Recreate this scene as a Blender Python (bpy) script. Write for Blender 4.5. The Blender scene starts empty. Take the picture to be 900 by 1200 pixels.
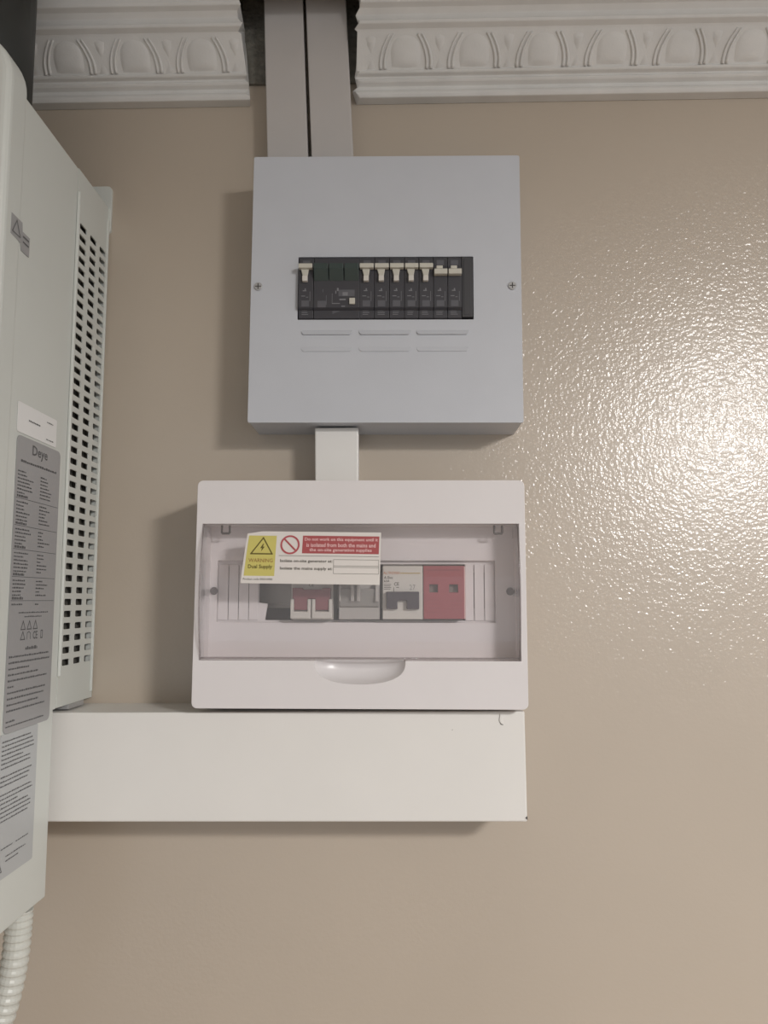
import bpy, bmesh, math, random
from mathutils import Vector, Matrix
random.seed(4)
SC = bpy.context.scene
COL = SC.collection

# ------------------------------------------------------------------ camera
CAM_D = 0.77                     # distance of the lens from the wall (wall plane is y = 0, room towards -y)
def look(pitch, yaw, roll):
    p, y, r = map(math.radians, (pitch, yaw, roll))
    f = Vector((-math.sin(y)*math.cos(p), math.cos(y)*math.cos(p), math.sin(p)))
    rt = f.cross(Vector((0, 0, 1))).normalized(); up = rt.cross(f)
    r2 = rt*math.cos(r) - up*math.sin(r); u2 = up*math.cos(r) + rt*math.sin(r)
    return Matrix((r2, u2, -f)).transposed().to_4x4()
cd = bpy.data.cameras.new('camera'); cam = bpy.data.objects.new('camera', cd); COL.objects.link(cam)
cam.matrix_world = Matrix.Translation((0, -CAM_D, 2.0)) @ look(6.5, 1.0, 0.3)
cd.sensor_fit = 'HORIZONTAL'; cd.sensor_width = 36.0; cd.lens = 36.0; cd.clip_start = 0.01
SC.camera = cam

# ------------------------------------------------------------------ light and exposure
SC.view_settings.view_transform = 'Standard'; SC.view_settings.look = 'None'
SC.view_settings.gamma = 1.0; SC.view_settings.use_curve_mapping = False
SC.view_settings.exposure = 0.73
w = bpy.data.worlds.new('room_ambience'); SC.world = w; w.use_nodes = True
bg = w.node_tree.nodes['Background']; bg.inputs[0].default_value = (0.97, 0.98, 1.0, 1); bg.inputs[1].default_value = 0.36
LAMP = Vector((1.10, -1.72, 2.49))
def lamp(name, kind, loc, energy, **kw):
    l = bpy.data.lights.new(name, kind); l.energy = energy; l.color = (1.0, 0.975, 0.955)
    for k, v in kw.items(): setattr(l, k, v)
    o = bpy.data.objects.new(name, l); o.location = loc; COL.objects.link(o); return o
lamp('ceiling_lamp_globe', 'POINT', LAMP, 12.0, shadow_soft_size=0.12)
lamp('ceiling_lamp_disc', 'AREA', LAMP + Vector((0, 0, 0.09)), 34.0, shape='DISK', size=0.36)

# ------------------------------------------------------------------ materials
def s2l(c):
    return tuple(((v/255)/12.92 if v/255 <= .04045 else ((v/255+.055)/1.055)**2.4) for v in c)
def mat(name, rgb, rough=.5, metal=0, spec=.5, bump=None, mottle=0, coat=0, mscale=30):
    m = bpy.data.materials.new(name); m.use_nodes = True; nt = m.node_tree; b = nt.nodes['Principled BSDF']
    c = s2l(rgb); b.inputs['Base Color'].default_value = (*c, 1)
    b.inputs['Roughness'].default_value = rough; b.inputs['Metallic'].default_value = metal
    b.inputs['Specular IOR Level'].default_value = spec; b.inputs['Coat Weight'].default_value = coat
    tc = nt.nodes.new('ShaderNodeTexCoord')
    if mottle:
        n = nt.nodes.new('ShaderNodeTexNoise'); n.inputs['Scale'].default_value = mscale; n.inputs['Detail'].default_value = 5
        r = nt.nodes.new('ShaderNodeValToRGB')
        r.color_ramp.elements[0].position = .3; r.color_ramp.elements[1].position = .7
        r.color_ramp.elements[0].color = (*[v*(1-mottle) for v in c], 1); r.color_ramp.elements[1].color = (*[min(1, v*(1+mottle)) for v in c], 1)
        nt.links.new(tc.outputs['Object'], n.inputs['Vector']); nt.links.new(n.outputs['Fac'], r.inputs['Fac']); nt.links.new(r.outputs['Color'], b.inputs['Base Color'])
    if bump:
        prev = None
        for sc_, dist in bump:
            n = nt.nodes.new('ShaderNodeTexNoise'); n.inputs['Scale'].default_value = sc_; n.inputs['Detail'].default_value = 1.5
            n.inputs['Roughness'].default_value = .45
            k = nt.nodes.new('ShaderNodeBump'); k.inputs['Distance'].default_value = dist; k.inputs['Strength'].default_value = 1
            nt.links.new(tc.outputs['Object'], n.inputs['Vector']); nt.links.new(n.outputs['Fac'], k.inputs['Height'])
            if prev: nt.links.new(prev.outputs['Normal'], k.inputs['Normal'])
            prev = k
        nt.links.new(prev.outputs['Normal'], b.inputs['Normal'])
    return m
M = {}
def wall_mat():
    # matt base colour under an orange-peel gloss film: only the film's relief breaks up the highlight
    m = mat('tan_gloss_paint', (180, 168, 153), .42, spec=.5, mottle=.03, mscale=4, coat=1.0); nt = m.node_tree; b = nt.nodes['Principled BSDF']
    b.inputs['Coat Roughness'].default_value = .20; b.inputs['Coat IOR'].default_value = 1.45
    tc = nt.nodes.new('ShaderNodeTexCoord'); prev = None
    for sc_, dist in ((290, .00066), (110, .00045)):
        n = nt.nodes.new('ShaderNodeTexNoise'); n.inputs['Scale'].default_value = sc_; n.inputs['Detail'].default_value = 1.0
        k = nt.nodes.new('ShaderNodeBump'); k.inputs['Distance'].default_value = dist; k.inputs['Strength'].default_value = 1
        nt.links.new(tc.outputs['Object'], n.inputs['Vector']); nt.links.new(n.outputs['Fac'], k.inputs['Height'])
        if prev: nt.links.new(prev.outputs['Normal'], k.inputs['Normal'])
        prev = k
    nt.links.new(prev.outputs['Normal'], b.inputs['Coat Normal'])
    return m
M['wall'] = wall_mat()
M['ceiling'] = mat('ceiling_paint', (215, 212, 205), .8, mottle=.03)
M['floor'] = mat('floor_tile', (170, 150, 130), .5, mottle=.08)
M['plaster'] = mat('moulded_plaster', (212, 211, 208), .62, bump=[(500, .00015), (45, .0006)], mottle=.05, mscale=25)
M['cement'] = mat('rough_cement', (112, 110, 102), .9, bump=[(160, .003)], mottle=.25, mscale=70)
M['trunk_up'] = mat('trunking_plastic', (186, 182, 179), .42, mottle=.02)
M['trunk'] = mat('white_trunking', (221, 219, 215), .4, mottle=.02, mscale=12)
M['steel'] = mat('grey_white_powder_coat', (188, 191, 197), .42, bump=[(900, .00005)], mottle=.015)
M['abs'] = mat('white_glossy_plastic', (217, 213, 213), .28, mottle=.01)
M['abs_in'] = mat('white_inner_plastic', (222, 216, 216), .45)
M['black'] = mat('black_moulded_plastic', (62, 62, 67), .38)
M['black2'] = mat('black_blank_plastic', (60, 60, 63), .45)
M['green'] = mat('dark_green_plastic', (52, 64, 62), .42)
M['cream'] = mat('cream_toggle', (190, 187, 176), .4)
M['mark'] = mat('grey_print', (120, 120, 124), .6)
M['mark2'] = mat('faint_grey_print', (88, 88, 93), .6)
M['modw'] = mat('module_white', (205, 201, 194), .35)
M['modg'] = mat('module_grey', (142, 140, 136), .4)
M['modg2'] = mat('module_light_grey', (176, 172, 168), .4)
M['redt'] = mat('dull_red_toggle', (132, 78, 84), .4)
M['navy'] = mat('dark_blue_toggle', (60, 54, 63), .4)
M['red'] = mat('red_surge_body', (154, 76, 82), .3)
M['redd'] = mat('dark_red_relief', (132, 66, 72), .4)
M['win'] = mat('grey_indicator', (128, 112, 104), .3)
M['orange'] = mat('orange_print', (196, 120, 70), .5)
M['ochre'] = mat('ochre_print', (180, 160, 110), .5)
M['rail'] = mat('zinc_rail', (140, 134, 126), .4, metal=.7)
M['dark'] = mat('interior_shade_tone', (62, 58, 56), .7)  # dark tone standing in for shade in box interiors and screw slots
M['screw'] = mat('zinc_screw', (172, 172, 172), .4, metal=.3)
M['plug'] = mat('dark_grey_plug', (92, 86, 86), .5)
M['clip'] = mat('smoked_clip', (72, 68, 68), .4)
M['stick'] = mat('sticker_white', (218, 213, 208), .35)
M['serial'] = mat('serial_sticker_white', (226, 226, 225), .35)
M['yellow'] = mat('sticker_yellow', (200, 190, 108), .4)
M['sred'] = mat('sticker_red', (166, 82, 84), .4)
M['sredlite'] = mat('sticker_ring_red', (176, 84, 90), .4)
M['ink'] = mat('print_ink', (88, 84, 74), .5)
M['inkb'] = mat('print_brown', (150, 108, 60), .5)
M['inkol'] = mat('print_olive', (98, 88, 40), .5)
M['pink'] = mat('print_pinkish_white', (226, 190, 188), .5)
M['inv'] = mat('inverter_cream_coat', (204, 207, 202), .36, mottle=.015, mscale=10)
M['heat'] = mat('dark_heat_sink', (92, 90, 84), .5)
M['silver'] = mat('silver_label', (162, 162, 163), .45, metal=.15)
M['silver2'] = mat('silver_label_light', (182, 185, 186), .45, metal=.1)
M['dimink'] = mat('label_ink', (100, 100, 101), .6)
M['hose'] = mat('grey_white_hose', (196, 197, 190), .4)
M['pipe'] = mat('dark_grey_pipe', (50, 52, 51), .5, mottle=.06)

def clear_mat():
    m = bpy.data.materials.new('clear_lid_plastic'); m.use_nodes = True; nt = m.node_tree
    for n in list(nt.nodes): nt.nodes.remove(n)
    o = nt.nodes.new('ShaderNodeOutputMaterial'); tr = nt.nodes.new('ShaderNodeBsdfTransparent'); gl = nt.nodes.new('ShaderNodeBsdfGlossy')
    df = nt.nodes.new('ShaderNodeBsdfDiffuse'); lw = nt.nodes.new('ShaderNodeLayerWeight'); pw = nt.nodes.new('ShaderNodeMath'); ma = nt.nodes.new('ShaderNodeMath'); mx = nt.nodes.new('ShaderNodeMixShader'); m2 = nt.nodes.new('ShaderNodeMixShader')
    tr.inputs[0].default_value = (.985, .98, .982, 1); gl.inputs['Roughness'].default_value = .06; df.inputs[0].default_value = (.75, .72, .72, 1)
    lw.inputs['Blend'].default_value = .5; pw.operation = 'POWER'; pw.inputs[1].default_value = 4.5; ma.operation = 'MULTIPLY_ADD'; ma.inputs[1].default_value = .6; ma.inputs[2].default_value = .03
    nt.links.new(lw.outputs['Facing'], pw.inputs[0]); nt.links.new(pw.outputs[0], ma.inputs[0]); m2.inputs[0].default_value = .06
    nt.links.new(tr.outputs[0], m2.inputs[1]); nt.links.new(df.outputs[0], m2.inputs[2])
    nt.links.new(ma.outputs[0], mx.inputs[0]); nt.links.new(m2.outputs[0], mx.inputs[1]); nt.links.new(gl.outputs[0], mx.inputs[2]); nt.links.new(mx.outputs[0], o.inputs[0])
    return m
M['clear'] = clear_mat()
M['clear_edge'] = M['clear'].copy(); M['clear_edge'].name = 'clear_plastic_edge'
for nd in M['clear_edge'].node_tree.nodes:
    if nd.type == 'BSDF_TRANSPARENT': nd.inputs[0].default_value = (.80, .78, .78, 1)

# ------------------------------------------------------------------ mesh helpers; coordinates are (x, d, z), d = distance out from the wall
def P(x, d, z): return Vector((x, -d, z))
def box(bm, x0, x1, d0, d1, z0, z1):
    vs = [bm.verts.new(P(x, d, z)) for x in (x0, x1) for d in (d0, d1) for z in (z0, z1)]
    for f in ((0,1,3,2),(4,6,7,5),(0,4,5,1),(2,3,7,6),(0,2,6,4),(1,5,7,3)): bm.faces.new([vs[i] for i in f])
def prism(bm, pts, a0, a1, fn):
    """closed outline pts extruded from a0 to a1; fn(u, v, a) gives the point"""
    A = [bm.verts.new(fn(u, v, a0)) for u, v in pts]; B = [bm.verts.new(fn(u, v, a1)) for u, v in pts]
    n = len(pts); bm.faces.new(A); bm.faces.new(B[::-1])
    for i in range(n): bm.faces.new((A[i], B[i], B[(i+1) % n], A[(i+1) % n]))
XZ = lambda u, v, a: P(u, a, v)       # outline in the wall plane, a = distance out
DZ = lambda u, v, a: P(a, u, v)       # outline in side view, a = x
def plate(outer, holes, a0, a1, fn):
    bm = bmesh.new(); es = []
    for loop in [outer] + holes:
        vs = [bm.verts.new(fn(u, v, a0)) for u, v in loop]
        es += [bm.edges.new((vs[i], vs[(i+1) % len(vs)])) for i in range(len(vs))]
    r = bmesh.ops.triangle_fill(bm, use_beauty=True, use_dissolve=False, edges=es)
    off = fn(0, 0, a1) - fn(0, 0, a0); twin = {v: bm.verts.new(v.co + off) for v in list(bm.verts)}
    for f in [g for g in r['geom'] if isinstance(g, bmesh.types.BMFace)]: bm.faces.new([twin[v] for v in reversed(f.verts)])
    for e in [e for e in list(bm.edges) if e.is_valid and len(e.link_faces) == 1 and e.verts[0] in twin]:
        a, b = e.verts; bm.faces.new((a, b, twin[b], twin[a]))
    bmesh.ops.recalc_face_normals(bm, faces=bm.faces)
    return bm
def rect(u0, u1, v0, v1, r=0, n=4):
    if r <= 0: return [(u0, v0), (u1, v0), (u1, v1), (u0, v1)]
    out = []
    for cx, cy, a in ((u1-r, v1-r, 0), (u0+r, v1-r, 90), (u0+r, v0+r, 180), (u1-r, v0+r, 270)):
        for k in range(n+1):
            t = math.radians(a + 90*k/n); out.append((cx + r*math.cos(t), cy + r*math.sin(t)))
    return out
def tube(bm, pts, rad, seg=8, cap=True):
    rings = []; n = len(pts); rads = rad if isinstance(rad, (list, tuple)) else [rad]*n; side = None
    for i, p in enumerate(pts):
        t = (pts[min(i+1, n-1)] - pts[max(i-1, 0)]).normalized()
        if side is None: side = t.cross(Vector((0, 1, 0)) if abs(t.y) < .9 else Vector((1, 0, 0))).normalized()
        side = (side - t*side.dot(t)).normalized(); up = t.cross(side)
        rings.append([bm.verts.new(p + rads[i]*(math.cos(2*math.pi*k/seg)*side + math.sin(2*math.pi*k/seg)*up)) for k in range(seg)])
    for a, b in zip(rings, rings[1:]):
        for k in range(seg): bm.faces.new((a[k], a[(k+1) % seg], b[(k+1) % seg], b[k]))
    if cap: bm.faces.new(rings[0][::-1]); bm.faces.new(rings[-1])
def finish(name, bm, m, bevel=0, smooth=False, seg=2, angle=35):
    bmesh.ops.recalc_face_normals(bm, faces=bm.faces)
    me = bpy.data.meshes.new(name); bm.to_mesh(me); bm.free()
    me.materials.append(m)
    o = bpy.data.objects.new(name, me); COL.objects.link(o)
    if bevel:
        b = o.modifiers.new('bevel', 'BEVEL'); b.width = bevel; b.segments = seg; b.limit_method = 'ANGLE'; b.angle_limit = math.radians(angle)
        if hasattr(b, 'harden_normals'): b.harden_normals = False
    if smooth or bevel:
        for p in me.polygons: p.use_smooth = bool(smooth)
    return o
class Thing:
    """an Empty on the wall that parents its parts; parts are built in room coordinates, then turned with it"""
    def __init__(s, name, label, cat, pivot=(0, 0, 0), tilt=0, group=None):
        s.o = bpy.data.objects.new(name, None); COL.objects.link(s.o); s.o.empty_display_size = .02
        s.pv = P(*pivot); s.o.location = s.pv; s.o.rotation_euler = (0, math.radians(tilt), 0)
        s.o['label'] = label; s.o['category'] = cat
        if group: s.o['group'] = group
    def part(s, name, bm, m, bevel=0, smooth=False, label=None, parent=None, kind=None, seg=2, angle=35):
        for v in bm.verts: v.co -= s.pv
        o = finish(name, bm, m, bevel, smooth, seg, angle); o.parent = parent or s.o
        if label: o['label'] = label
        if kind or any(k in name for k in ('print', 'lettering', 'fins', 'chip_shade_marks')): o['kind'] = kind or 'stuff'
        return o
def struct(o): o['kind'] = 'structure'; return o
def single(o, label, cat, group=None):
    o['label'] = label; o['category'] = cat
    if group: o['group'] = group
    return o
def nb(): return bmesh.new()
def text_bm(s, u0, u1, v0, v1, fn, a, bm=None, bold=False, keep=False):
    """flat lettering fitted into u0..u1, v0..v1"""
    bm = bm or bmesh.new()
    c = bpy.data.curves.new('t', 'FONT'); c.body = s; c.resolution_u = 2; c.fill_mode = 'FRONT'
    if bold: c.offset = .018
    ob = bpy.data.objects.new('t', c); COL.objects.link(ob)
    dg = bpy.context.evaluated_depsgraph_get(); me = bpy.data.meshes.new_from_object(ob.evaluated_get(dg))
    xs = [v.co.x for v in me.vertices]; ys = [v.co.y for v in me.vertices]
    ax, bx, ay, by = min(xs), max(xs), min(ys), max(ys)
    vs = [bm.verts.new(fn(u0 + (v.co.x-ax)/(bx-ax)*(u1-u0), v0 + (v.co.y-ay)/(by-ay)*(v1-v0), a)) for v in me.vertices]
    for p in me.polygons:
        try: bm.faces.new([vs[i] for i in p.vertices])
        except ValueError: pass
    bpy.data.objects.remove(ob); bpy.data.curves.remove(c); bpy.data.meshes.remove(me)
    return bm
def quad(bm, u0, u1, v0, v1, fn, a):
    bm.faces.new([bm.verts.new(fn(u, v, a)) for u, v in ((u0, v0), (u1, v0), (u1, v1), (u0, v1))])
def poly(bm, pts, fn, a): bm.faces.new([bm.verts.new(fn(u, v, a)) for u, v in pts])
def stroke(bm, pts, wd, fn, a, closed=False):
    n = len(pts)
    for i in range(n if closed else n-1):
        p = Vector(pts[i]); q = Vector(pts[(i+1) % n]); t = (q-p).normalized()*wd/2; s = Vector((-t.y, t.x))
        p = p - t; q = q + t
        poly(bm, [tuple(p-s), tuple(q-s), tuple(q+s), tuple(p+s)], fn, a + i*1e-6)

# ------------------------------------------------------------------ the room
CEIL = 2.612
bm = nb(); box(bm, -2.2, 2.6, -.12, 0, 0, 2.95); wall = struct(finish('wall_back', bm, M['wall']))
bm = nb(); box(bm, -2.2, 2.6, -.12, 3.6, -.1, 0); struct(finish('floor', bm, M['floor']))
bm = nb(); box(bm, -2.2, 2.6, .0565, 3.6, CEIL, 2.95)  # block kept solid to the top to shut out ambient light
struct(finish('ceiling', bm, M['ceiling']))
bm = nb(); box(bm, -2.2, 2.6, -.12, 3.6, 2.95, 3.0); struct(finish('light_cap_slab', bm, M['cement']))  # unseen slab added to stop ambient light leaking down the conduit slot
bm = nb(); box(bm, -2.3, -2.2, -.12, 3.6, 0, 3.0); struct(finish('wall_left', bm, M['ceiling']))

# broken plaster left where the cornice was cut for the conduits
def ragged(x0, x1, z0, z1, jag, seed):
    rnd = random.Random(seed); L = []; n = 14
    for i in range(n+1): L.append((x0 + rnd.uniform(-jag, jag), z0 + (z1-z0)*i/n))
    for i in range(n, -1, -1): L.append((x1 + rnd.uniform(-jag, jag), z0 + (z1-z0)*i/n))
    return L
for (x0, x1, sd) in ((-.166, -.128, 1), (-.060, -.034, 2)):
    bm = nb(); prism(bm, ragged(x0, x1, 2.552, CEIL+.06, .002, sd), 0, .004, XZ)
    o = finish('plaster_patch', bm, M['cement'], .001); o.parent = wall

# cornice: profile (d, z)
PROF = [(0, 2.528), (.012, 2.528), (.0142, 2.531), (.0135, 2.5345), (.0095, 2.5375), (.0095, 2.5415), (.0145, 2.5435), (.0165, 2.5455), (.0145, 2.5475),
        (.0150, 2.5490), (.0200, 2.5500), (.0215, 2.5520), (.0195, 2.5535), (.0400, 2.5815), (.0415, 2.5830), (.0475, 2.5850), (.0485, 2.5880), (.0455, 2.5900),
        (.0450, 2.5960), (.0500, 2.6000), (.0560, 2.6015), (.0570, 2.6040), (.0570, CEIL+.004), (0, CEIL+.004)]
BA, BB = Vector((.0195, 2.5535)), Vector((.0400, 2.5815))
BT = (BB-BA).normalized(); BN = Vector((BT.y, -BT.x))          # along the slanted band and out of it
def band(x, v, h):                                             # v metres up the band, h out of it
    q = BA + BT*v + BN*h; return P(x, q.x, q.y)
def egg_bm(cx):
    bm = nb(); W, H, Hh = .0172, .031, .0030; nx, nv = 12, 10; grid = []
    for j in range(nv+1):
        row = []
        for i in range(nx+1):
            a = -1 + 2*i/nx; t = j/nv
            wv = W*math.sqrt(max(0, 1 - (max(0, t-.38)/.62)**2.3)) * (1 - .10*(1-t))
            e = max(0, 1-a*a) * max(0, 1 - (max(0, t-.3)/.7)**2) * min(1, t/.22)
            row.append(bm.verts.new(band(cx + a*wv, .0012 + t*H, -.0004 + Hh*e**.55)))
        grid.append(row)
    for j in range(nv):
        for i in range(nx): bm.faces.new((grid[j][i], grid[j][i+1], grid[j+1][i+1], grid[j+1][i]))
    bmesh.ops.remove_doubles(bm, verts=bm.verts, dist=1e-5)
    return bm
def ridge_bm(cx, sg, off):
    bm = nb(); pts = []; rr = []
    for k in range(13):
        t = k/12
        x = cx + sg*(off + .0042*math.sin(math.pi*min(1, (1-t)*.62+.05)) - .0065*t*t)
        pts.append(band(x, .0008 + .0315*t, .0004)); rr.append(.0017*(1-.40*t))
    tube(bm, pts, rr, 8); return bm
def dart_bm(cx):
    bm = nb()
    top = [(cx-.0058, .0300), (cx-.0044, .0225), (cx, .0140), (cx+.0044, .0225), (cx+.0058, .0300), (cx, .0320)]
    c = bm.verts.new(band(cx, .0245, .0030)); r = [bm.verts.new(band(u, v, -.0003)) for u, v in top]
    for i in range(6): bm.faces.new((r[i], r[(i+1) % 6], c))
    low = [(cx-.0055, .0004), (cx+.0055, .0004), (cx, .0125)]
    c = bm.verts.new(band(cx, .004, .0026)); r = [bm.verts.new(band(u, v, -.0003)) for u, v in low]
    for i in range(3): bm.faces.new((r[i], r[(i+1) % 3], c))
    return bm
def cornice(name, x0, x1, broken_right, centres, span):
    bm = nb(); rnd = random.Random(7 if broken_right else 8); n = len(PROF)
    xs = [x0, x1]
    A = []; B = []
    for k, (d, z) in enumerate(PROF):
        j = .0028*math.sin(k*1.3) + rnd.uniform(-.0016, .0016) - (.006 if .575 < z-2 < .60 else 0)*0
        up = (z-2.528)/.084
        A.append(bm.verts.new(P(x0 + (0 if broken_right else j + .006*up), d, z)))
        B.append(bm.verts.new(P(x1 + (j - .004*up if broken_right else 0), d, z)))
    bm.faces.new(A); bm.faces.new(B[::-1])
    for i in range(n): bm.faces.new((A[i], B[i], B[(i+1) % n], A[(i+1) % n]))
    root = struct(finish(name, bm, M['plaster'], .0008))
    for cx in centres:
        for nm, b, lo, hi in [('egg', egg_bm(cx), cx-.016, cx+.016)] + \
                [('ridge', ridge_bm(cx, sg, off), cx+sg*.022-.003, cx+sg*.022+.003) for sg in (-1, 1) for off in (.0182, .0226)] + \
                [('dart', dart_bm(cx+.0352), cx+.031, cx+.039)]:
            if lo < span[0] or hi > span[1]: b.free(); continue
            o = finish(nm, b, M['plaster'], 0, True); o.parent = root
    return root
cornice('trim_1', -.75, -.1545, True, [-.131-.0703*k for k in range(0, 8)], (-.74, -.156))
cornice('trim_2', -.0405, 1.6, False, [-.0590+.0713*k for k in range(0, 23)], (-.0335, 1.59))

# ------------------------------------------------------------------ the two conduits coming down to the upper box
def conduit(name, label, xs, z0, z1, d, m):
    (a0, a1), (b0, b1) = xs                              # bottom and top x ranges
    t = Thing(name, label, 'conduit', ((a0+a1)/2, 0, z0), group=None)
    bm = nb(); prism(bm, [(a0+.0012, z0), (a1-.0012, z0), (b1-.0012, z1), (b0+.0012, z1)], 0, d-.010, XZ); t.part('base', bm, m, .0005)
    bm = nb(); prism(bm, [(a0, z0), (a1, z0), (b1, z1), (b0, z1)], d-.010, d, XZ); t.part('lid', bm, m, .0012)
conduit('cable_conduit', 'left of the two pale grey conduits rising above the upper metal box', ((-.1310, -.0887), (-.1429, -.1028)), 2.4345, 2.80, .026, M['trunk_up'])
conduit('cable_conduit', 'right of the two pale grey conduits rising above the upper metal box', ((-.0851, -.0418), (-.1000, -.0580)), 2.4345, 2.80, .026, M['trunk_up'])
conduit('cable_conduit', 'short white conduit joining the upper metal box to the lower plastic box', ((-.0788, -.0373), (-.0794, -.0371)), 2.107, 2.1660, .040, M['trunk'])

# ------------------------------------------------------------------ upper metal distribution box
TU = .55
ub = Thing('distribution_box', 'square grey-white metal breaker box under the twin conduits', 'breaker box', (-.0098, 0, 2.300), TU)
UX0, UX1, UZ0, UZ1 = -.1403, .1210, 2.1662, 2.4340
bm = nb()
box(bm, UX0+.001, UX1-.001, 0, .002, UZ0+.001, UZ1-.001)
box(bm, UX0+.001, UX0+.0022, .002, .0555, UZ0+.001, UZ1-.001); box(bm, UX1-.0022, UX1-.001, .002, .0555, UZ0+.001, UZ1-.001)
box(bm, UX0+.0022, UX1-.0022, .002, .0555, UZ0+.001, UZ0+.0022); box(bm, UX0+.0022, UX1-.0022, .002, .0555, UZ1-.0022, UZ1-.001)
ub.part('enclosure', bm, M['steel'])
AX0, AX1, AZ0, AZ1 = -.0945, .0748, 2.2672, 2.3302
cover = ub.part('cover', plate(rect(UX0, UX1, UZ0, UZ1, .0018, 3), [rect(AX0, AX1, AZ0, AZ1)], .0555, .0580, XZ), M['steel'], .0007)
bm = nb(); box(bm, AX0-.004, AX1+.004, .004, .0115, 2.281, 2.316); ub.part('din_rail', bm, M['rail'])
bm = nb(); box(bm, AX0-.02, AX1+.02, .0022, .0035, AZ0-.03, AZ1+.03); ub.part('inner_shadow_plate', bm, M['dark'])  # added dark sheet: paints the shade behind the breaker row
def louvre(x0, x1, z0, z1, p):
    bm = nb(); c = .0022
    L = [(x0, z1-.0006), (x0+.0003, z0+c), (x0+c, z0), (x1-c, z0), (x1-.0003, z0+c), (x1, z1-.0006)]
    hs = [0, p*.6, p, p, p*.6, 0]
    back = [bm.verts.new(P(u, .0580, v)) for u, v in L]; fr = [bm.verts.new(P(u, .0580+h+.0001, v)) for (u, v), h in zip(L, hs)]
    bm.faces.new(fr[::-1])
    for i in range(6): bm.faces.new((back[i], fr[i], fr[(i+1) % 6], back[(i+1) % 6]))
    return bm
for (x0, x1) in ((-.0905, -.0415), (-.0352, .0148), (.0200, .0700)):
    ub.part('louvre', louvre(x0, x1, 2.2520, 2.2572, .0019), M['steel'], .0003)
    ub.part('louvre', louvre(x0, x1, 2.2355, 2.2405, .0008), M['steel'], .0003)
for x in (-.1330, .1122):
    bm = nb(); c = Vector((x, 0, 2.3004))
    prism(bm, [(x + .0040*math.cos(t*math.pi/10), 2.3004 + .0040*math.sin(t*math.pi/10)) for t in range(20)], .0580, .0594, XZ)
    s = ub.part('cover_screw', bm, M['screw'], .0005)
    bm = nb(); box(bm, x-.0028, x+.0028, .0594, .0596, 2.3000, 2.3008); box(bm, x-.0004, x+.0004, .0594, .0597, 2.2976, 2.3032)
    ub.part('screw_slot', bm, M['dark'], parent=s)

# modules of the upper box
def mod_profile(h, dfront):
    return [(.0115, -h), (.0565, -h), (.0590, -h+.001), (.0590, -h+.008), (dfront, -h+.010), (dfront, h-.012), (.0592, h-.010), (.0592, h-.0015), (.0580, h), (.0115, h)]
def black_breaker(xc, wd, label, on, cat='circuit breaker', group='slim black breakers in the upper box', top_tag=False):
    zc = 2.2985 - (xc+.01)*.0096
    t = Thing('circuit_breaker', label, cat, (xc, .0115, zc), TU, group)
    h = .0309
    bm = nb(); prism(bm, [(d, zc+z) for d, z in mod_profile(h, .0632)], xc-wd/2+.0002, xc+wd/2-.0002, DZ); t.part('body', bm, M['black'], .0004)
    tw = wd*.92; bm = nb()
    if on:
        z1 = zc + .0206
        box(bm, xc-tw/2, xc+tw/2, .0632, .0690, z1-.0044, z1)                        # cross bar
        prism(bm, [(xc-.0046, z1-.0044), (xc+.0030, z1-.0044), (xc+.0018, z1-.0118), (xc-.0026, z1-.0118)], .0632, .0660, XZ)
    else:
        z1 = zc + .0150
        box(bm, xc-tw/2, xc+tw/2, .0632, .0690, z1-.0052, z1)
        box(bm, xc-.0042, xc+.0018, .0632, .0690, z1, z1+.0030)
    t.part('toggle', bm, M['cream'], .0005)
    if on:
        bm = nb(); box(bm, xc-.0030, xc+.0020, .0632, .0676, z1-.0168, z1-.0116)
        t.part('toggle_tip', bm, M['modw'], .0004)
    bm = nb(); f = .06335; rnd = random.Random(int((xc+1)*1e4))
    quad(bm, xc-.0028, xc+.0006, zc-.0050, zc-.0040, XZ, f); quad(bm, xc-.0010, xc+.0002, zc-.0040, zc-.0022, XZ, f)
    quad(bm, xc+.0040, xc+.0044, zc-.0150, zc-.0052, XZ, f); quad(bm, xc-.0042, xc-.0004, zc-.0102, zc-.0094, XZ, f)
    quad(bm, xc+.0004, xc+.0026, zc-.0112, zc-.0106, XZ, f)
    for k in range(3): quad(bm, xc-.004, xc+.001+rnd.uniform(0, .002), zc-.0268+.0018*k, zc-.0262+.0018*k, XZ, .05915)
    t.part('print', bm, M['mark'])
    bm = nb(); quad(bm, xc-.0038, xc+.0034, zc-.0202, zc-.0142, XZ, f)
    quad(bm, xc-.0035, xc+.0035, zc+.0225, zc+.0275, XZ, .0594); t.part('print_panel', bm, M['mark2'])
    return t
black_breaker(-.0864, .0145, 'black breaker with cream toggle at far left end of the dark breaker row', True)
for k, (xa, xb) in enumerate([(-.0350, -.0205), (-.0205, -.0061), (-.0061, .0083), (.0083, .0222), (.0222, .0362)]):
    lab = ['cream-toggle breaker directly right of the wide dark-green-topped unit',
           'second cream-toggle breaker to the right of the wide green-topped unit',
           'middle of the five adjacent cream-toggle breakers, above the centre louvre',
           'cream-toggle breaker, fourth of the five adjacent ones from the left',
           'rightmost raised cream-toggle breaker, beside the two lowered ones'][k]
    black_breaker((xa+xb)/2, xb-xa, lab, True)
black_breaker(.0430, .0136, 'left one of the two black breakers whose pale toggles are lowered', False)
black_breaker(.0566, .0136, 'right one of the two black breakers whose pale toggles are lowered', False)
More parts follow.
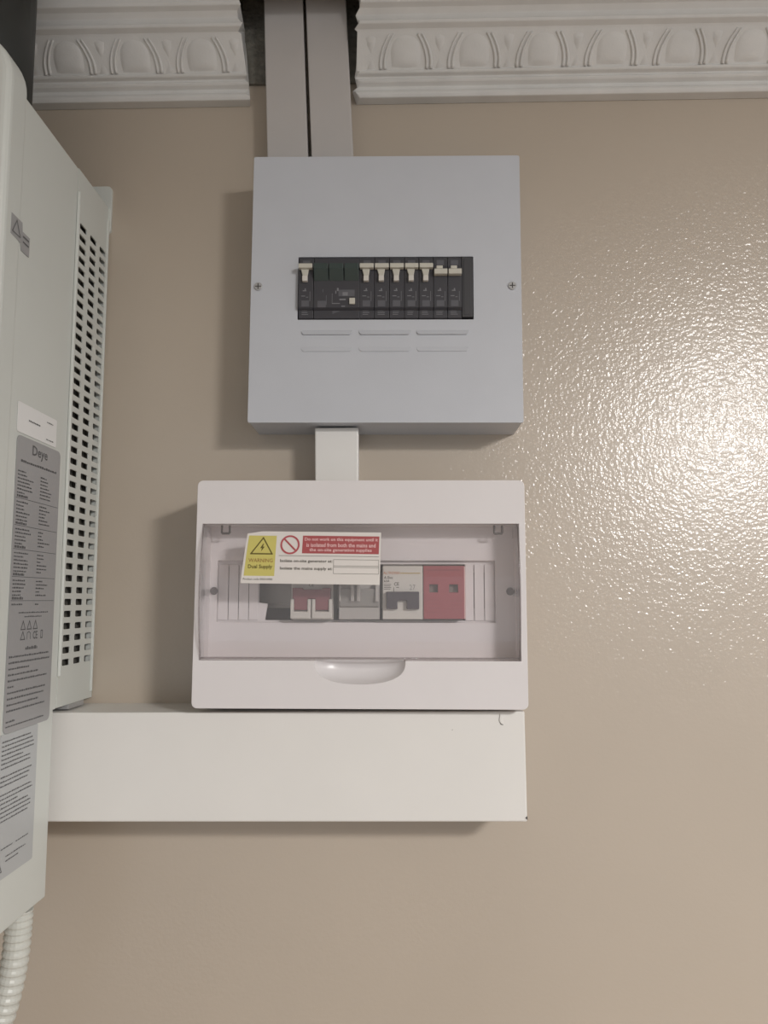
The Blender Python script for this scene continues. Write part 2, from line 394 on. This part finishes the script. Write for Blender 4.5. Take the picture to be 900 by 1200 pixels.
# earth leakage unit
xc, wd = -.05685, .0440; zc = 2.2989
t = Thing('earth_leakage_unit', 'wide black earth leakage unit with dark green top and small square test button', 'earth leakage unit', (xc, .0115, zc), TU)
bm = nb(); prism(bm, [(d, zc+z) for d, z in mod_profile(.0309, .0632)], xc-wd/2, xc+wd/2, DZ); t.part('body', bm, M['black'], .0004)
for i in range(3):
    a = xc-wd/2+.0004+i*wd/3
    bm = nb(); prism(bm, [(.0632, zc+.0050), (.0700, zc+.0150), (.0700, zc+.0205), (.0632, zc+.0205)], a, a+wd/3-.0008, DZ)
    t.part('green_toggle', bm, M['green'], .0006, label='dark green linked toggle')
bm = nb(); box(bm, xc+.0125, xc+.0180, .0632, .0652, zc-.0182, zc-.0122); t.part('test_button', bm, M['cream'], .0005)
bm = nb(); f = .0634
for u0, u1, v0, v1 in ((-.0042, -.0038, -.0170, -.0072), (-.0042, .0035, -.0176, -.0168), (.0005, .0022, -.0048, -.0018), (-.0010, .0000, -.0075, -.0045), (.0030, .0090, -.0140, -.0125),
                       (-.0098, -.0095, -.0185, -.0090), (-.0130, -.0127, -.006, -.003), (.0060, .0110, -.0095, -.0060), (.0050, .0085, -.0205, -.0195)):
    quad(bm, xc+u0, xc+u1, zc+v0, zc+v1, XZ, f)
t.part('print', bm, M['mark'])
bm = nb(); quad(bm, xc+.002, xc+.0175, zc-.0100, zc-.0035, XZ, f-.0001); quad(bm, xc-.0180, xc-.0100, zc-.0210, zc-.0145, XZ, f-.0001)
for k in range(14): quad(bm, xc-.004+.0005*k, xc-.0035+.0005*k, zc-.026+.0002*k, zc-.022, XZ, .05915)
t.part('print_panel', bm, M['mark2'])
# blank at the right end
zc = 2.2982
bb = nb(); box(bb, .0635, .0740, .0115, .0600, zc-.0300, zc+.0300); 
o = Thing('blanking_plate', 'plain black blank filling the right end of the dark breaker row', 'blanking plate', (.0688, .0115, zc), TU)
o.part('plate', bb, M['black2'], .0006)
bb = nb(); box(bb, .0655, .0720, .0600, .0604, zc-.028, zc+.028); o.part('raised_face', bb, M['black2'], .0003)

# ------------------------------------------------------------------ lower plastic distribution box
TL = .40
lb = Thing('consumer_unit', 'wide white plastic breaker box with clear window, on the lower trunking', 'breaker box', (-.0335, 0, 2.0065), TL)
LX0, LX1, LZ0, LZ1 = -.1812, .1136, 1.9050, 2.1070
OX0, OX1, OZ0, OZ1 = -.1778, .1080, 1.9466, 2.0676            # window opening
OX0 = -.1758
SCX, SCW, SCH = -.0335, .0400, .0203
def scoop(t, k=1.0): return (SCX + k*SCW*math.copysign(abs(math.cos(t))**.9, math.cos(t)), OZ0 - k*SCH*abs(math.sin(t))**.72)
arc = [scoop(math.pi*k/24) for k in range(25)]
hole = [(OX0, OZ0)] + arc[::-1] + [(OX1, OZ0), (OX1, OZ1), (OX0, OZ1)]
fr = lb.part('front_frame', plate(rect(LX0, LX1, LZ0, LZ1, .005), [hole], .0700, .0850, XZ), M['abs'], .0009, seg=3)
bm = nb(); rings = []
for i in range(15):
    k = 1 - i/14; d = .0849 - .0135*(1 - k**3.2)**.75
    rings.append([bm.verts.new(P(*[(q := scoop(math.pi*m/24, max(k, .001)))[0], d, q[1]])) for m in range(25)])
for a, b in zip(rings, rings[1:]):
    for m in range(24): bm.faces.new((a[m], a[m+1], b[m+1], b[m]))
lb.part('finger_scoop', bm, M['abs'], 0, True)
bm = nb(); s = .0010
box(bm, LX0+s, LX1-s, 0, .003, LZ0+s, LZ1-s)
box(bm, LX0+s, LX0+.004, .003, .0700, LZ0+s, LZ1-s); box(bm, LX1-.004, LX1-s, .003, .0700, LZ0+s, LZ1-s)
box(bm, LX0+.004, LX1-.004, .003, .0700, LZ0+s, LZ0+.004); box(bm, LX0+.004, LX1-.004, .003, .0700, LZ1-.004, LZ1-s)
lb.part('back_box', bm, M['abs'])
# recess behind the lid
bm = nb(); g = .0015
box(bm, OX0-g, OX0, .050, .0700, OZ0-g, OZ1+g); box(bm, OX1, OX1+g, .050, .0700, OZ0-g, OZ1+g)
box(bm, OX0, OX1, .050, .0700, OZ0-g, OZ0); box(bm, OX0, OX1, .050, .0700, OZ1, OZ1+g)
lb.part('recess_wall', bm, M['abs_in'])
PX0, PX1, PZ0, PZ1 = -.1690, .0905, 1.9790, 2.0362            # stepped field for the modules
lb.part('inner_panel', plate(rect(OX0-g, OX1+g, OZ0-g, OZ1+g), [rect(PX0, PX1, PZ0, PZ1)], .0464, .0515, XZ), M['abs_in'], .0005)
WX0, WX1, WZ0, WZ1 = -.1304, .0626, 1.9808, 2.0330            # open window for the modules
WL = [(WX0, WZ1), (WX0, 1.9972), (-.1222, 1.9960), (-.1246, WZ0), (WX1, WZ0), (WX1, WZ1)]
lb.part('module_panel', plate(rect(PX0-.002, PX1+.002, PZ0-.002, PZ1+.002), [rect(-.1690, -.1400, 1.985, 2.030), WL, rect(.0650, .0885, 1.985, 2.030)], .0435, .0463, XZ), M['abs_in'], .0003)
for x0, x1 in ((-.1688, -.1594), (-.1588, -.1498), (-.1492, -.1402), (-.1396, -.1310), (.0630, .0707), (.0714, .0803), (.0809, .0899)):
    bm = nb(); box(bm, x0, x1, .0464, .0478, WZ0, WZ1 - .0002); lb.part('blanking_strip', bm, M['abs_in'], .0004)
bm = nb(); box(bm, -.166, .094, .006, .0125, 1.9915, 2.0265); box(bm, -.166, .094, .0125, .0135, 1.9915, 1.9955); box(bm, -.166, .094, .0125, .0135, 2.0225, 2.0265)
lb.part('din_rail', bm, M['rail'], .0004)
bm = nb(); box(bm, -.135, .066, .0032, .0045, 1.972, 2.042); lb.part('inner_back_shade', bm, M['dark'])  # dark sheet added to paint shade in the opening, box itself is white
for x in (-.1745, .1041):
    bm = nb(); x = max(x, -.1716); prism(bm, [(x+.0036*math.cos(k*math.pi/12), 2.0078+.0036*math.sin(k*math.pi/12)) for k in range(24)], .0515, .0535, XZ)
    lb.part('screw_plug', bm, M['plug'], .0005)
for x in (-.1577, .0913):
    bm = nb(); pts = [P(x-.0036, .0715, 2.0674), P(x-.0036, .0715, 2.0600), P(x+.0036, .0715, 2.0600), P(x+.0036, .0715, 2.0672)]
    for a, b in zip(pts, pts[1:]): tube(bm, [a, b], .0010, 6)
    lb.part('hinge_clip', bm, M['clip'])
# clear lid: bulges outward in the middle
CZ, CH = (OZ0+OZ1)/2, (OZ1-OZ0)/2
def lid_d(z): return .0852 + .0098*(1 - ((z-CZ)/CH)**2)
bm = nb(); n = 20; e = .0008; th = .0014
zs = [OZ0+e + (OZ1-OZ0-2*e)*k/n for k in range(n+1)]
xs = (OX0+e, OX0+e+.0016, OX1-e-.0016, OX1-e)
out = [[bm.verts.new(P(x, lid_d(z) - (.0011 if i in (0, 3) else 0), z)) for i, x in enumerate(xs)] for z in zs]
inn = [[bm.verts.new(P(min(max(x, xs[0]+.0012), xs[3]-.0012), lid_d(z)-th-.0004, z)) for x in xs] for z in zs]
edge = [[bm.verts.new(P(x, .0765, z)) for x in (xs[0], xs[0]+.0012, xs[3]-.0012, xs[3])] for z in zs]
for k in range(n):
    for i in range(3): bm.faces.new((out[k][i], out[k][i+1], out[k+1][i+1], out[k+1][i]))
    bm.faces.new((inn[k][0], inn[k+1][0], inn[k+1][3], inn[k][3]))
    bm.faces.new((out[k][0], out[k+1][0], edge[k+1][0], edge[k][0])); bm.faces.new((edge[k][0], edge[k+1][0], edge[k+1][1], edge[k][1])); bm.faces.new((edge[k][1], edge[k+1][1], inn[k+1][0], inn[k][0]))
    bm.faces.new((out[k][3], edge[k][3], edge[k+1][3], out[k+1][3])); bm.faces.new((edge[k][3], edge[k][2], edge[k+1][2], edge[k+1][3])); bm.faces.new((edge[k][2], inn[k][3], inn[k+1][3], edge[k+1][2]))
lid = lb.part('clear_lid', bm, M['clear'], 0, True); lid.data.set_sharp_from_angle(angle=math.radians(20))
bm = nb(); box(bm, OX0+.003, OX1-.003, .0765, .0865, OZ0+.0012, OZ0+.0026); lb.part('lid_lip', bm, M['clear'], .0004)
bm = nb()
L = [(-.0720, .0850), (.0050, .0850)] + [(-.0335+.0385*math.cos(t*math.pi/16), .0855+.0035*math.sin(t*math.pi/16)) for t in range(1, 16)]
prism(bm, L, OZ0-.0008, OZ0+.0010, lambda u, v, a: P(u, v, a)); lb.part('lid_finger_tab', bm, M['clear'], .0003)
bm = nb()
bm.free()
for xx in (OX0+.0022, OX1-.0034):
    for d1, z0, z1 in ((.084, 2.003, 2.009), (.080, 2.056, 2.066)):
        bm = nb(); box(bm, xx, xx+.0012, .066, d1, z0, z1); lb.part('lid_hinge_lug', bm, M['clear'], .0003)

for sx in (OX0+.0012, OX1-.0012):
    bm = nb(); tube(bm, [P(sx, lid_d(z)-.0006, z) for z in zs], .0008, 8); lb.part('lid_edge', bm, M['clear_edge'], 0, True)
bm = nb(); tube(bm, [P(OX0+.002, .0852, OZ0+.0022), P(OX1-.002, .0852, OZ0+.0022)], .0008, 8); lb.part('lid_edge', bm, M['clear_edge'], 0, True)
# sticker on the lid, laid out in its own millimetres from its lower left corner
def ST(u, v, a):
    x = -.1383 + u/1000; z = 2.0142 + v/1000 - (u/1000)*.0115
    return P(x, lid_d(z) + .00015 + a, z)
bm = nb(); n = 10
La = [(0, 0), (122.4, 0), (123.4, 46.6), (17.5, 46.6), (4.0, 44.3)]
ys = [0, 6, 12, 18, 24, 30, 36, 42, 44.3, 46.6]
def lx(v): return 4.0*v/44.3 if v <= 44.3 else 4.0 + 13.5*(v-44.3)/2.3
rows = [[bm.verts.new(ST(u, v, a)) for u, a in ((lx(v), 0), (122.4+v/46.6, 0), (122.4+v/46.6, .0002), (lx(v), .0002))] for v in ys]
for a, b in zip(rows, rows[1:]):
    for i in range(4): bm.faces.new((a[i], a[(i+1) % 4], b[(i+1) % 4], b[i]))
bm.faces.new(rows[0]); bm.faces.new(rows[-1][::-1])
stk = lb.part('warning_sticker', bm, M['stick'], label='white warning sticker with yellow and red panels stuck on the clear lid')
def strips(u0, u1, v0, v1, a, n=7, sl=0, sr=0):
    bm = nb(); r = []
    for k in range(n+1):
        v = v0+(v1-v0)*k/n; r.append([bm.verts.new(ST(u0+sl*k/n, v, a)), bm.verts.new(ST(u1+sr*k/n, v, a))])
    for p, q in zip(r, r[1:]): bm.faces.new((p[0], p[1], q[1], q[0]))
    return bm
lb.part('yellow_panel', strips(2.6, 29.6, 6.6, 42.6, .0003, 8, 3.0, .8), M['yellow'], parent=stk)
lb.part('red_panel', strips(53.4, 121.4, 27.0, 43.0, .0003, 5, .4, .5), M['sred'], parent=stk)
bm = nb(); stroke(bm, [(8.2, 26.2), (27.0, 26.2), (18.6, 40.6)], 1.15, ST, .0005, True)
poly(bm, [(18.6, 35.3), (16.2, 31.2), (17.8, 31.2), (17.0, 28.2), (20.2, 32.6), (18.6, 32.6), (19.4, 35.3)], ST, .0005)
text_bm('Dual Supply', 6.2, 27.6, 12.2, 16.6, ST, .0005, bm, True)
lb.part('hazard_print', bm, M['inkol'], parent=stk)
lb.part('warning_lettering', text_bm('WARNING', 6.4, 27.8, 18.6, 22.0, ST, .0005), M['inkb'], parent=stk)
bm = nb(); cx, cy = 42.6, 34.6; N = 36
for k in range(N):
    t0, t1 = 2*math.pi*k/N, 2*math.pi*(k+1)/N
    poly(bm, [(cx+r*math.cos(t), cy+r*math.sin(t)) for r, t in ((7.0, t0), (8.6, t0), (8.6, t1), (7.0, t1))], ST, .0005)
stroke(bm, [(cx-5.3, cy+5.3), (cx+5.3, cy-5.3)], 1.5, ST, .00055)
lb.part('prohibition_symbol', bm, M['sredlite'], parent=stk)
bm = nb()
text_bm('Do not work on this equipment until it', 55.6, 120.6, 37.6, 41.3, ST, .0005, bm, True)
text_bm('is isolated from both the mains and', 57.2, 118.6, 32.9, 36.5, ST, .0005, bm, True)
text_bm('the on-site generation supplies', 60.0, 115.2, 28.1, 31.8, ST, .0005, bm, True)
lb.part('red_panel_lettering', bm, M['pink'], parent=stk)
bm = nb()
text_bm('Isolate on-site generator at:', 34.4, 80.6, 18.2, 21.6, ST, .0004, bm, True)
text_bm('Isolate the mains supply at:', 34.4, 80.6, 11.6, 15.0, ST, .0004, bm, True)
text_bm('Product code 0000 0000', 2.2, 28.0, 2.9, 4.7, ST, .0004, bm)
quad(bm, 33.0, 121.6, 24.6, 24.95, ST, .0004)
stroke(bm, [(81.6, 9.4), (121.4, 9.4), (121.4, 21.8), (81.6, 21.8)], .28, ST, .0004, True); stroke(bm, [(81.6, 15.0), (121.4, 15.0)], .28, ST, .0004); stroke(bm, [(81.6, 16.3), (121.4, 16.3)], .28, ST, .0004)
lb.part('sticker_lettering', bm, M['ink'], parent=stk)

# modules of the lower box
def mod(name, label, cat, x0, x1, z0=1.9820, z1=2.0304):
    return Thing(name, label, cat, ((x0+x1)/2, .0135, (z0+z1)/2), TL)
def body_bm(x0, x1, z0, z1, df):
    bm = nb(); prism(bm, [(.0135, z0-.015), (.042, z0-.015), (.042, z0), (df, z0), (df, z1), (.042, z1), (.042, z1+.015), (.0135, z1+.015)], x0, x1, DZ); return bm
MZ0, MZ1 = 1.9820, 2.0304
# main switch
t = mod('main_switch', 'two-pole white main switch with dull red toggles under the warning sticker', 'switch', -.0984, -.0597)
xm = -.0790
t.part('body', body_bm(-.0984, -.0597, MZ0, MZ1, .0580), M['modw'], .0006)
for a, b in ((-.0984, xm-.0002), (xm+.0002, -.0597)):
    bm = nb()
    prism(bm, [(.0580, MZ0+.0006), (.0655, MZ0+.0012), (.0655, MZ0+.0072), (.0600, MZ0+.0085), (.0580, MZ0+.0085)], a+.0003, b-.0003, DZ)
    box(bm, a+.0003, a+.0033, .0580, .0655, MZ0+.0060, MZ0+.0185); box(bm, b-.0033, b-.0003, .0580, .0655, MZ0+.0060, MZ0+.0185)
    t.part('shroud', bm, M['modw'], .0005)
bm = nb(); prism(bm, [(-.0965, MZ0+.019), (-.0950, MZ0+.019), (-.0950, MZ0+.0088), (-.0825, MZ0+.0088), (-.0825, MZ0+.0190), (-.0755, MZ0+.0190), (-.0755, MZ0+.0088), (-.0632, MZ0+.0088), (-.0632, MZ0+.019), (-.0618, MZ0+.019), (-.0618, MZ0+.0290),
                      (-.0690, MZ0+.0290), (-.0700, MZ0+.0275), (-.0870, MZ0+.0275), (-.0880, MZ0+.0290), (-.0965, MZ0+.0290)], .0580, .0640, XZ)
t.part('toggle', bm, M['redt'], .0006)
bm = text_bm('CE', -.0822, -.0778, MZ0+.0302, MZ0+.0330, XZ, .0582); t.part('print', bm, M['ink'])
# grey module
t = mod('isolator_switch', 'grey two-pole module between the red-toggle switch and the dark blue breaker', 'switch', -.0543, -.0168)
t.part('body', body_bm(-.0543, -.0168, MZ0, MZ1, .0590), M['modg2'], .0006)
bm = nb(); prism(bm, [(.0590, MZ0+.0105), (.0620, MZ0+.0120), (.0650, MZ0+.0280), (.0590, MZ0+.0280)], -.0538, -.0173, DZ); t.part('toggle_bar', bm, M['modg'], .0008)
for a, b in ((-.0430, -.0400), (-.0375, -.0345), (-.0205, -.0176), (-.0536, -.0522)):
    bm = nb(); box(bm, a, b, .0620, .0672, MZ0+.0165, MZ0+.0330); t.part('rib', bm, M['modg2'], .0004)
# white breaker with dark blue toggle
t = mod('circuit_breaker', 'white two-pole breaker with dark blue toggle and orange print', 'circuit breaker', -.0142, .0230)
t.part('body', body_bm(-.0140, .0228, MZ0, MZ1, .0620), M['modw'], .0006)
zb = MZ0
bm = nb(); prism(bm, [(-.0106, zb+.0092), (-.0004, zb+.0092), (-.0004, zb+.0170), (.0078, zb+.0170), (.0078, zb+.0092), (.0194, zb+.0092), (.0194, zb+.0250), (-.0106, zb+.0250)], .0620, .0672, XZ)
t.part('toggle', bm, M['navy'], .0007)
f = .0622
t.part('brand_print', text_bm('ALTRONIK', -.0134, .0020, zb+.0410, zb+.0434, XZ, f), M['orange'])
bm = nb(); quad(bm, .0022, .0204, zb+.0414, zb+.0424, XZ, f); t.part('ochre_line', bm, M['ochre'])
bm = nb(); text_bm('A Evo', -.0128, -.0046, zb+.0366, zb+.0392, XZ, f, bm, True); text_bm('63A', -.0128, -.0076, zb+.0336, zb+.0358, XZ, f, bm, True)
text_bm('CE', -.0036, .0010, zb+.0304, zb+.0336, XZ, f, bm, True)
for k in range(4): quad(bm, -.0128, -.0068+.0006*(k % 2), zb+.0272+.0014*k, zb+.0277+.0014*k, XZ, f)
quad(bm, -.0016, .0010, zb+.0286, zb+.0292, XZ, f); quad(bm, -.0040, -.0035, zb+.0250, zb+.0290, XZ, f)
t.part('print', bm, M['ink'])
t.part('handwriting', text_bm('27', .0106, .0160, zb+.0266, zb+.0314, XZ, f), M['modg'])
# red surge protector
t = mod('surge_protector', 'plain red two-pole surge protector module with two small square windows', 'surge protector', .0232, .0609)
hole = [(.0288, .0365), (.0470, .0550)]
t.part('body', plate(rect(.0234, .0608, MZ0, MZ1), [rect(a, b, MZ0+.0242, MZ0+.0314) for a, b in hole], .0560, .0620, XZ), M['red'], .0005)
bm = nb(); prism(bm, [(.0135, MZ0-.010), (.042, MZ0-.010), (.042, MZ0+.0003), (.0555, MZ0+.0003), (.0555, MZ1-.0003), (.042, MZ1-.0003), (.042, MZ1+.010), (.0135, MZ1+.010)], .0234, .0608, DZ); t.part('base', bm, M['win'])
bm = nb()
for k, (a, b) in enumerate(((.0260, .0400), (.0280, .0390), (.0300, .0400), (.0270, .0395))): quad(bm, a, b, MZ0+.0058+.0038*k, MZ0+.0062+.0038*k, XZ, .0622)
for k, (a, b) in enumerate(((.0450, .0580), (.0470, .0570), (.0465, .0585))): quad(bm, a, b, MZ0+.0088+.0038*k, MZ0+.0092+.0038*k, XZ, .0622)
quad(bm, .0255, .0580, MZ0+.0440, MZ0+.0452, XZ, .0622)
t.part('print', bm, M['redd'])
bm = nb(); box(bm, .0612, .0626, .040, .0520, MZ0, MZ1)
t.part('edge_rib', bm, M['pink'], .0003)

# ------------------------------------------------------------------ wide horizontal trunking
t = Thing('cable_trunking', 'wide white horizontal trunking running from the inverter under the lower box', 'trunking', (-.25, 0, 1.806))
TX0, TX1, TZ0, TZ1 = -.95, .1118, 1.8062, 1.9006
bm = nb(); box(bm, TX0, TX1-.0006, 0, .056, TZ0+.0008, TZ1-.0008); t.part('base', bm, M['trunk'], .0008)
bm = nb(); box(bm, TX0, TX1, .056, .070, TZ0, TZ1); t.part('lid', bm, M['trunk'], .0012)
bm = nb(); prism(bm, [(.0890, 1.8930), (.0905, 1.8900), (.0925, 1.8895), (.0915, 1.8975), (.0900, 1.8985)], .0700, .0712, XZ); t.part('cut_burr', bm, M['trunk'], .0003)
bm = nb()
prism(bm, [(.0895, 1.8920), (.0903, 1.8893), (.0925, 1.8888), (.0923, 1.8897), (.0907, 1.8903), (.0900, 1.8925)], .0700, .0703, XZ)  # shade under the burr, drawn as a dark sliver
prism(bm, [(.0470, 1.8845), (.0478, 1.8845), (.0474, 1.8853)], .0700, .0703, XZ)
prism(bm, [(.1100, 1.8095), (.1120, 1.8080), (.1118, 1.8110)], .0695, .0705, XZ)
t.part('chip_shade_marks', bm, M['clip'])

# ------------------------------------------------------------------ inverter
IX = -.3032
iv = Thing('inverter', 'large cream wall-mounted inverter with vented side at the left edge', 'inverter', (-.51, 0, 1.906))
holes = []
for k in range(39):
    zc = 2.3593 - k*.01091
    for dc in (.0640, .0395, .0150): holes.append(rect(dc-.0082, dc+.0082, zc-.0029, zc+.0029, .0014, 2))
iv.part('vented_side', plate(rect(.001, .0800, 1.9060, 2.4130), holes, IX-.0012, IX, DZ), M['inv'])
bm = nb(); box(bm, -.72, IX-.0012, .001, .003, 1.906, 2.413); box(bm, -.72, IX-.0012, .003, .080, 2.411, 2.413); box(bm, -.72, IX-.0012, .003, .080, 1.906, 1.908); box(bm, -.72, -.718, .003, .08, 1.908, 2.411)
iv.part('chassis', bm, M['inv'])
bm = nb(); box(bm, -.70, IX-.011, .006, .078, 1.912, 2.405); iv.part('heat_sink', bm, M['heat'])
hs = [c for c in iv.o.children if c.name.startswith('heat_sink')]
bm = nb()
for k in range(9): box(bm, IX-.0105, IX-.005, .008+.008*k, .0095+.008*k, 1.914, 2.403)
iv.part('heat_sink_fins', bm, M['heat'])
bm = nb(); prism(bm, [(.0800, 2.4125), (.1870, 2.4125), (.1870, 1.7490), (.0857, 1.7490), (.0857, 1.9050), (.0800, 1.9050)], -.72, IX, DZ); iv.part('cover', bm, M['inv'], .0014)
bm = nb(); box(bm, IX, IX+.0028, .0786, .0816, 1.9335, 2.3890); iv.part('cover_lip', bm, M['inv'], .0008)
bm = nb(); prism(bm, rect(-.747, IX+.0003, 1.712, 2.455, .040, 10), .1805, .2120, XZ); iv.part('front_panel', bm, M['inv'], .006, seg=4, angle=50)
bm = plate(rect(-.330, -.3005, 2.385, 2.438, .005, 4), [rect(-.3200, -.3145, 2.416, 2.430, .002, 3)], 0, .0035, XZ); iv.part('mounting_bracket', bm, M['inv'], .0005)
bm = nb(); box(bm, -.36, -.300, .0036, .006, 1.912, 2.400); 
for v in bm.verts: v.co.x = v.co.x if v.co.x < -.31 else -.3016
iv.part('rear_flange', bm, M['inv'], .0005)
bm = nb(); box(bm, -.320, IX+.0002, .02, .055, 1.9012, 1.9058); iv.part('bottom_bracket', bm, M['screw'], .0004)
# labels on the side: u runs from the front (large d) to the wall
SD = lambda u, v, a: P(IX+a, -u, v)          # u = -d
bm = nb(); prism(bm, [(-.1996, 2.3055), (-.1996, 2.2885), (-.1835, 2.2875), (-.1822, 2.2820), (-.1690, 2.2820), (-.1690, 2.2985), (-.1812, 2.2985), (-.1822, 2.3055)], .0003, .0006, SD)
cl = iv.part('caution_sticker', bm, M['silver'], label='small grey caution sticker')
bm = nb(); stroke(bm, [(-.1975, 2.2915), (-.1850, 2.2915), (-.1912, 2.3030)], .0010, SD, .0008, True); quad(bm, -.1805, -.1705, 2.2940, 2.2955, SD, .0008); quad(bm, -.1805, -.1705, 2.2895, 2.2910, SD, .0008)
iv.part('caution_print', bm, M['dimink'], parent=cl)
bm = nb(); prism(bm, rect(-.1745, -.1045, 2.1352, 2.1598, .0015), .0003, .0006, SD); wl = iv.part('serial_sticker', bm, M['serial'], label='white sticker above the silver rating label')
def squiggle(bm, u0, u1, v, h, rnd, a=.0008):
    u = u0
    while u < u1:
        w_ = rnd.uniform(.0012, .0038); quad(bm, u, min(u+w_, u1), v, v+h*rnd.uniform(.75, 1.1), SD, a); u += w_ + .0006
rnd = random.Random(3)
bm = nb(); squiggle(bm, -.156, -.136, 2.1472, .0013, rnd); squiggle(bm, -.124, -.112, 2.1535, .0009, rnd); squiggle(bm, -.124, -.110, 2.1385, .0009, rnd)
iv.part('serial_print', bm, M['dimink'], parent=wl)
bm = nb(); prism(bm, rect(-.1732, -.0945, 1.8985, 2.1330, .005), .0003, .0006, SD); gl = iv.part('rating_label', bm, M['silver'], label='tall silver rating label')
bm = nb()
text_bm('Deye', -.1475, -.1200, 2.1180, 2.1290, SD, .0008, bm, True)
squiggle(bm, -.1660, -.1020, 2.1120, .0018, rnd)
z = 2.1065; heads = (7, 14, 20, 27, 33)
for k in range(35):
    z -= .0029
    if k in heads:
        squiggle(bm, -.1700, -.1520, z, .0020, rnd); quad(bm, -.1715, -.0965, z-.0011, z-.0007, SD, .0008); z -= .0016
        continue
    squiggle(bm, -.1700, -.1700+rnd.uniform(.012, .027), z, .0012, rnd)
    squiggle(bm, -.1310, -.1310+rnd.uniform(.006, .022), z, .0012, rnd)
squiggle(bm, -.158, -.106, 1.9905, .0010, rnd); squiggle(bm, -.148, -.118, 1.9872, .0010, rnd)
for k in range(3):
    u = -.1530 + k*.0105; stroke(bm, [(u, 1.9775), (u+.0072, 1.9775), (u+.0036, 1.9842)], .0009, SD, .0008, True)
u = -.1530; stroke(bm, [(u, 1.9695), (u+.0072, 1.9695), (u+.0036, 1.9758)], .0009, SD, .0008, True)
stroke(bm, [(-.1420, 1.9695), (-.1420, 1.9745), (-.1390, 1.9755), (-.1365, 1.9740), (-.1365, 1.9695)], .0007, SD, .0008)
text_bm('CE', -.1320, -.1240, 1.9690, 1.9756, SD, .0008, bm, True)
stroke(bm, [(-.1180, 1.9695), (-.1150, 1.9695), (-.1150, 1.9756), (-.1180, 1.9756)], .0008, SD, .0008, True)
squiggle(bm, -.1440, -.1235, 1.9610, .0024, rnd)
for k, wd in enumerate((.068, .070, .034, .050, .066, .010, .064, .062, .052, .064)):
    squiggle(bm, -.1700, -.1700+wd, 1.9560-.0046*k, .0014, rnd)
squiggle(bm, -.1700, -.1560, 1.9065, .0014, rnd); squiggle(bm, -.1700, -.1060, 1.9030, .0012, rnd)
iv.part('rating_print', bm, M['dimink'], parent=gl)
bm = nb(); prism(bm, rect(-.1760, -.1150, 1.7900, 1.8983, .0015), .0003, .0006, SD); gl2 = iv.part('lower_label', bm, M['silver2'], label='pale silver safety label below the rating label')
bm = nb(); z = 1.8955
for k, wd in enumerate((.046, .050, .052, .052, .034, .046, .047, 0, .050, .046, .044, 0, .050, .052, .028, .046, .050, .050, .046)):
    z -= .0033
    if wd: squiggle(bm, -.1735, -.1735+wd, z, .0011, rnd)
squiggle(bm, -.168, -.150, 1.8120, .0009, rnd); squiggle(bm, -.145, -.125, 1.8120, .0009, rnd); squiggle(bm, -.1600, -.128, 1.8050, .0009, rnd); squiggle(bm, -.1600, -.140, 1.8015, .0009, rnd)
stroke(bm, [(-.1735, 1.7960), (-.1655, 1.7960), (-.1695, 1.8030)], .0009, SD, .0008, True)
iv.part('lower_print', bm, M['dimink'], parent=gl2)

# ------------------------------------------------------------------ hose under the inverter, dark pipe above it
ctrl = [(-.3125, 1.7486), (-.3128, 1.7350), (-.3150, 1.7050), (-.3220, 1.6700), (-.3350, 1.6350), (-.353, 1.600), (-.375, 1.56), (-.40, 1.51), (-.42, 1.45), (-.43, 1.38)]
def cr(p, q, r, s, t): return tuple(.5*((2*b) + (-a+c)*t + (2*a-5*b+4*c-d)*t*t + (-a+3*b-3*c+d)*t**3) for a, b, c, d in zip(p, q, r, s))
path = []
for i in range(len(ctrl)-1):
    a = ctrl[max(i-1, 0)]; b = ctrl[i]; c = ctrl[i+1]; d = ctrl[min(i+2, len(ctrl)-1)]
    for k in range(40): path.append(cr(a, b, c, d, k/40))
res = [Vector(path[0])]; acc = 0
for a, b in zip(path, path[1:]):
    seg = (Vector(b)-Vector(a)).length; acc += seg
    if acc >= .00105: res.append(Vector(b)); acc = 0
pts = [P(v.x, .112, v.y) for v in res]; rads = [(.0108, .0108, .0098, .0098)[i % 4] for i in range(len(pts))]
bm = nb(); tube(bm, pts, rads, 20); o = finish('corrugated_hose', bm, M['hose'], 0, False)
single(o, 'pale corrugated conduit hose hanging from the underside of the inverter', 'hose')
bm = nb(); n = 28; cx, dc, r = -.3925, .110, .050
tube(bm, [P(cx, dc, 2.4130), P(cx, dc, CEIL)], r, n); 
o = finish('vertical_pipe', bm, M['pipe'], 0, True); 
for p in o.data.polygons: p.use_smooth = len(p.vertices) == 4
single(o, 'dark grey vertical pipe above the inverter in the top left corner', 'pipe')
